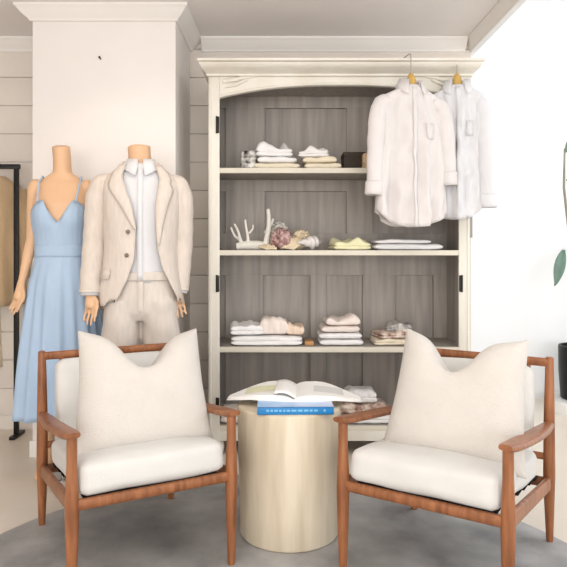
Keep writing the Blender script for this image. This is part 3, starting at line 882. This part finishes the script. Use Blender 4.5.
put('folded_scarf', 250, 'top', .10, .2, .105, M['fold_bw'], 'black and white printed scarf folded at the left end of the top shelf', 'scarf', G1, 11, rum=.03, layers=3)
put('folded_blouse', 277, 'top', .27, .22, .036, M['fold_c'], 'cream folded blouse at the bottom of the left pile on the top shelf', 'folded clothes', G1, 12, rum=.004, layers=1)
put('folded_blouse', 277, 'top', .23, .21, .036, M['fold_w'], 'white folded blouse in the middle of the left pile on the top shelf', 'folded clothes', G1, 13, z=.0365, rum=.012, layers=1)
put('folded_blouse', 272, 'top', .22, .18, .05, M['fold_w'], 'crumpled white blouse thrown on the left pile of the top shelf', 'folded clothes', G1, 14, z=.073, rum=.07, rz=.2)
put('folded_blouse', 322, 'top', .215, .22, .036, M['fold_c'], 'cream folded blouse at the bottom of the right pile on the top shelf', 'folded clothes', G1, 15, rum=.004, layers=1)
put('folded_blouse', 319, 'top', .20, .2, .034, M['fold_c'], 'pale cream blouse folded in the middle of the right pile on the top shelf', 'folded clothes', G1, 16, z=.0365, rum=.012, layers=1)
put('folded_blouse', 315, 'top', .18, .18, .036, M['fold_w'], 'crumpled white blouse on the right pile of the top shelf', 'folded clothes', G1, 17, z=.072, rum=.06, rz=-.15)
bx = thing('storage_box', 'dark brown box on the top shelf beside the blush shirt sleeve', 'box', ((353-283.5)*3.66/F, 3.66, ST['top']))
MB().box(-.062, .062, -.08, .08, 0, .09, .004).build('box_body', M['darkbox'], bx)
MB().box(-.065, .065, -.083, .083, .088, .112, .004).build('lid', M['darkbox'], bx)
put('folded_belt', 366, 'top', .05, .1, .10, M['tan'], 'tan rolled cloth on the top shelf, right of the dark box', 'folded clothes', G1, 18, rum=.01, layers=3)

# upper shelf: corals, shells, two fabrics
def tubes_coral(mb, base, dirs, L, r, depth, rnd):
    for d in dirs:
        d = Vector(d).normalized(); P = [Vector(base)]; k = 5
        for i in range(k):
            d = (d+Vector((rnd.uniform(-.18, .18), rnd.uniform(-.18, .18), .06))).normalized()
            P.append(P[-1]+d*L/k)
        mb.tube(P, [lerp(r, r*.62, i/k) for i in range(k+1)], 9)
        mb.ball(P[-1], r*.68, 2)
        if depth:
            for q in range(2):
                b = P[2+q]; sd = Vector((rnd.choice((-1, 1))*rnd.uniform(.5, 1), rnd.uniform(-.4, .4), rnd.uniform(.5, 1)))
                tubes_coral(mb, b, [sd], L*.42, r*.6, depth-1, rnd)
YS = WY+.15; zs = ST['upper']
rnd = random.Random(7)
cb = MB()
cb.tube([(-.125, 0, .024), (-.06, 0, .03), (0, .0, .03), (.06, 0, .026)], [.02, .028, .028, .018], 12)
for bx_, tx_, h_, r_ in ((-.09, -.135, .15, .0105), (-.055, -.04, .165, .0105), (.045, .035, .225, .018)):
    tubes_coral(cb, (bx_, 0, .03), [(tx_-bx_, .0, h_)], h_-.02, r_, 0, rnd)
cb.tube([(.04, 0, .10), (.075, .0, .15), (.085, 0, .175)], [.011, .010, .008], 9).ball((.086, 0, .178), .0085, 2)
cb.tube([(-.105, 0, .06), (-.135, .0, .085), (-.155, 0, .13)], [.008, .0075, .006], 9).ball((-.155, 0, .131), .0062, 2)
cb.tube([(-.05, 0, .1), (-.03, .0, .125), (-.028, 0, .15)], [.007, .006, .005], 9)
cbo = cb.build('coral_branch', M['coral'], None, 0, mods=REM(.0035, 2))
zmin = min(v.co.z for v in cbo.data.vertices)
tag(cbo, 'white branching coral standing on the second shelf of the wardrobe', 'coral', 'corals and shells', loc=((258-283.5)*YS/F, YS, zs-zmin))
def lump(name, px, r, m, label, cat, seed, dy=.15, amp=.25, freq=18, cups=0, Z=0.0):
    Y = WY+dy; b = MB(); rd = random.Random(seed)
    bm = bmesh.new(); bmesh.ops.create_icosphere(bm, subdivisions=4, radius=1)
    for v in bm.verts:
        n = v.co.normalized(); k = 1+amp*noise.noise(n*1.6+Vector((seed, 0, 0)))+amp*.4*noise.noise(n*4+Vector((0, seed, 0)))
        v.co = Vector((n.x*r[0]*k, n.y*r[1]*k, n.z*r[2]*k))
    b.bm(bm)
    for _ in range(cups):
        th = rd.uniform(0, 2*PI); ph = rd.uniform(.0, 1.35)
        n = Vector((sin(ph)*cos(th), -abs(sin(ph)*sin(th)), cos(ph)))
        c0 = Vector((n.x*r[0], n.y*r[1], n.z*r[2])); q = rd.uniform(.008, .014)
        b.tube([c0*.9, c0+n*q*.8, c0+n*q*1.4, c0+n*q*.7], [q, q*.8, q*.5, q*.28], 8)
    o = b.build(name, m, None, 0)
    zm = min(v.co.z for v in o.data.vertices)
    return tag(o, label, cat, 'corals and shells', loc=((px-283.5)*Y/F, Y, zs-zm+Z))
def scallop(name, px, r, m, label, seed, dy=.13, lean=.9, rz=0.0):
    Y = WY+dy; rings = []
    for i in range(15):
        u = i/14; ring = []
        for j in range(41):
            a = lerp(-1.15, 1.15, j/40)
            rr = r*2*u*(1-.10*(abs(a)/1.15)**3); rib = .0035*u*cos(a*14)
            dome = .30*r*sin(PI*min(1, u*.9))*cos(a*1.1)
            ring.append(Vector((rr*sin(a), -dome-rib, rr*cos(a))))
        rings.append(ring)
    mb = MB().loft(rings, False, False)
    mb.xf(Matrix.Rotation(rz, 4, 'Y')).xf(Matrix.Rotation(-lean, 4, 'X'))
    o = mb.build(name, m, None, 0, mods=(SOL(.004, 0),))
    zm = min(v.co.z for v in o.data.vertices)
    return tag(o, label, 'shell', 'corals and shells', loc=((px-283.5)*Y/F, Y, zs-zm))
def conch(name, px, L, r, m, label, dy=.14, rz=0.0):
    rings = []; n = 60
    for i in range(n+1):
        u = i/n; ang = u*4*2*PI
        w_ = interp([(0, .08), (.35, .55), (.62, 1.0), (.8, .75), (1, .12)], u)[0]
        rings.append([Vector(((u-.5)*L, r*w_*(1+.13*sin(a-ang))*cos(a), r*w_*(1+.13*sin(a-ang))*sin(a))) for a in [2*PI*j/28 for j in range(28)]])
    o = MB().loft(rings).build(name, m, None, 0)
    zm = min(v.co.z for v in o.data.vertices); Y = WY+dy
    return tag(o, label, 'shell', 'corals and shells', loc=((px-283.5)*Y/F, Y, zs-zm), rz=rz)
scallop('scallop_shell', 266, .034, M['shell'], 'cream scallop shell lying in front of the white coral branch', 1, .065, 1.15, .3)
lump('barnacle_cluster', 281, (.055, .05, .052), M['barn'], 'mauve and white barnacle cluster beside the white coral', 'barnacle', 4, .13, cups=46)
lump('coral_lump', 279, (.062, .05, .078), M['coral'], 'grey white coral lump standing behind the barnacle cluster', 'coral', 9, .27, cups=40, Z=.0)
scallop('scallop_shell', 294, .042, M['shell'], 'cream ribbed shell just right of the mauve barnacle cluster', 2, .10, .55, -.25)
lump('rough_shell', 300, (.056, .045, .052), M['shell'], 'rough peach cream shell between the barnacles and pale conch', 'shell', 15, .19, .3, cups=14)
conch('conch_shell', 309, .15, .04, M['shellw'], 'pale glossy conch shell at the right end of the shell group', .12, math.radians(25))
G2 = 'folded clothes on the second shelf'
put('folded_wrap', 349, 'upper', .22, .2, .046, M['fold_y'], 'pale yellow crumpled wrap on the second shelf', 'folded clothes', G2, 21, rum=.05, rz=.12, dy=.14)
put('folded_shirt', 405, 'upper', .40, .24, .036, M['fold_w'], 'flat folded white shirt right of the yellow wrap', 'folded clothes', G2, 22, rum=.006, layers=1)
put('folded_shirt', 400, 'upper', .33, .2, .022, M['fold_w'], 'thin white shirt folded on top of the flat white one', 'folded clothes', G2, 23, z=.037, rum=.01, layers=1)
# lower shelf
G3 = 'folded clothes on the third shelf'
put('folded_towel', 267, 'lower', .41, .24, .055, M['fold_w'], 'wide white folded towel at the bottom of the left pile on the third shelf', 'folded clothes', G3, 31, rum=.002, layers=2)
put('folded_towel', 247, 'lower', .20, .22, .05, M['fold_w'], 'white folded towel at the left end upon the wide towel', 'folded clothes', G3, 32, z=.0585, rum=.04, layers=2, rz=.1)
put('folded_towel', 274, 'lower', .17, .2, .075, M['fold_p'], 'blush white rolled towel, highest on the left pile of the third shelf', 'folded clothes', G3, 33, z=.0575, rum=.05, layers=1)
put('folded_towel', 295, 'lower', .105, .2, .05, M['fold_o'], 'apricot folded cloth at the right end upon the wide towel', 'folded clothes', G3, 34, z=.0575, rum=.05, layers=1)
tag(MB().box(-.025, .025, -.05, .05, 0, .022, .004).build('leather_case', M['tanbox']), 'small tan leather case between the two piles of the third shelf', 'case', loc=((309-283.5)*3.54/F, 3.54, ST['lower']))
put('folded_towel', 340, 'lower', .255, .22, .034, M['fold_w'], 'white folded towel at the bottom of the middle pile on the third shelf', 'folded clothes', G3, 35, rum=.002, layers=1)
put('folded_towel', 339, 'lower', .25, .22, .034, M['fold_w'], 'white towel second from the bottom of the middle pile', 'folded clothes', G3, 36, z=.0365, rum=.002, layers=1)
put('folded_towel', 339, 'lower', .225, .21, .036, M['fold_p'], 'blush towel second from the top of the middle pile', 'folded clothes', G3, 37, z=.073, rum=.004, layers=1)
put('folded_towel', 341, 'lower', .20, .2, .035, M['fold_p'], 'blush towel topmost on the middle pile of the third shelf', 'folded clothes', G3, 38, z=.111, rum=.04, layers=1, rz=.06)
put('folded_scarf', 392, 'lower', .24, .2, .034, M['fold_c'], 'cream folded scarf under the grey printed ones on the third shelf', 'scarf', G3, 39, rum=.01, layers=2)
put('folded_scarf', 391, 'lower', .20, .18, .035, M['fold_br'], 'brown and white printed scarf in the right pile on the third shelf', 'scarf', G3, 40, z=.037, rum=.02, layers=2, rz=.2)
put('folded_scarf', 399, 'lower', .15, .15, .04, M['fold_g'], 'grey printed scarf topmost on the right pile of the third shelf', 'scarf', G3, 41, z=.072, rum=.03, layers=2, rz=-.2)
# bottom shelf
G4 = 'folded clothes on the bottom shelf'
put('folded_blanket', 366, 'bottom', .30, .22, .05, M['fold_w'], 'white folded blanket on the bottom shelf behind the right armchair', 'folded clothes', G4, 51, rum=.004, layers=2, dy=.15)
put('folded_blanket', 362, 'bottom', .28, .2, .05, M['fold_br'], 'brown and white printed throw on the white blanket of the bottom shelf', 'folded clothes', G4, 52, z=.0535, rum=.03, layers=2, dy=.15)
put('folded_blanket', 360, 'bottom', .18, .18, .06, M['fold_w'], 'white rumpled top highest on the bottom shelf pile', 'folded clothes', G4, 53, z=.112, rum=.025, layers=2, dy=.15)
put('folded_blanket', 236, 'bottom', .17, .2, .07, M['fold_p'], 'blush folded cloth at the left end of the bottom shelf', 'folded clothes', G4, 54, rum=.012, layers=2, dy=.15)

# ------------------------------------------------------------------ plant in the bay at the right edge
pp = PX(575, 400, 4.4); pX = 2.125
tag(MB().lathe([(.24, 0), (.24, .075), (.236, .08), (.01, .08)], 48).build('display_plinth', M['plinth']), 'low round white plinth under the black planter in the bay', 'plinth', loc=(pX, 4.42, 0))
pl = thing('potted_plant', 'tall leafy plant in a black planter at the right edge', 'plant', (pX, 4.42, .08))
MB().lathe([(.13, 0), (.14, .01), (.152, .2), (.155, .37), (.15, .38), (.138, .38), (.135, .34), (.01, .34)], 40).build('planter', M['black'], pl)
stp = MB()
stp.tube([(0, 0, .36), (-.02, 0, .8), (-.10, -.02, 1.2), (-.135, -.02, 1.5), (-.13, -.02, 1.78)], [.016, .014, .011, .009, .006], 10)
stp.build('stem', M['stem'], pl)
def leaf(base, d, L, wd, droop, nrm):
    d = Vector(d).normalized(); P = Vector(base); rows = []
    sd = d.cross(Vector(nrm)).normalized()
    for i in range(13):
        u = i/12; wv = wd*sin(PI*min(1, u*.96+.03))**.8
        c0 = P+d*(L*u)+Vector((0, 0, -droop*u*u))
        up = Vector(nrm).normalized()
        rows.append([c0-sd*wv+up*.012, c0-sd*wv*.5+up*.004, c0-up*.002, c0+sd*wv*.5+up*.004, c0+sd*wv+up*.012])
    mb = MB().loft(rows, False, False)
    return mb
for bs_, d, L, wd, dr_ in [((-.14, -.02, 1.06), (-.40, -.35, -.85), .26, .042, .03), ((-.12, -.02, 1.55), (.8, -.2, .4), .28, .05, .12),
                           ((-.13, -.02, 1.75), (.5, -.1, .8), .25, .045, .1), ((-.03, 0, .85), (.9, -.3, .3), .3, .05, .12), ((-.06, 0, 1.0), (.6, .4, .6), .28, .05, .1)]:
    leaf(bs_, d, L, wd, dr_, (.3, -.8, .5)).build('leaf', M['leaf'], pl, 0, mods=(SOL(.0015),))
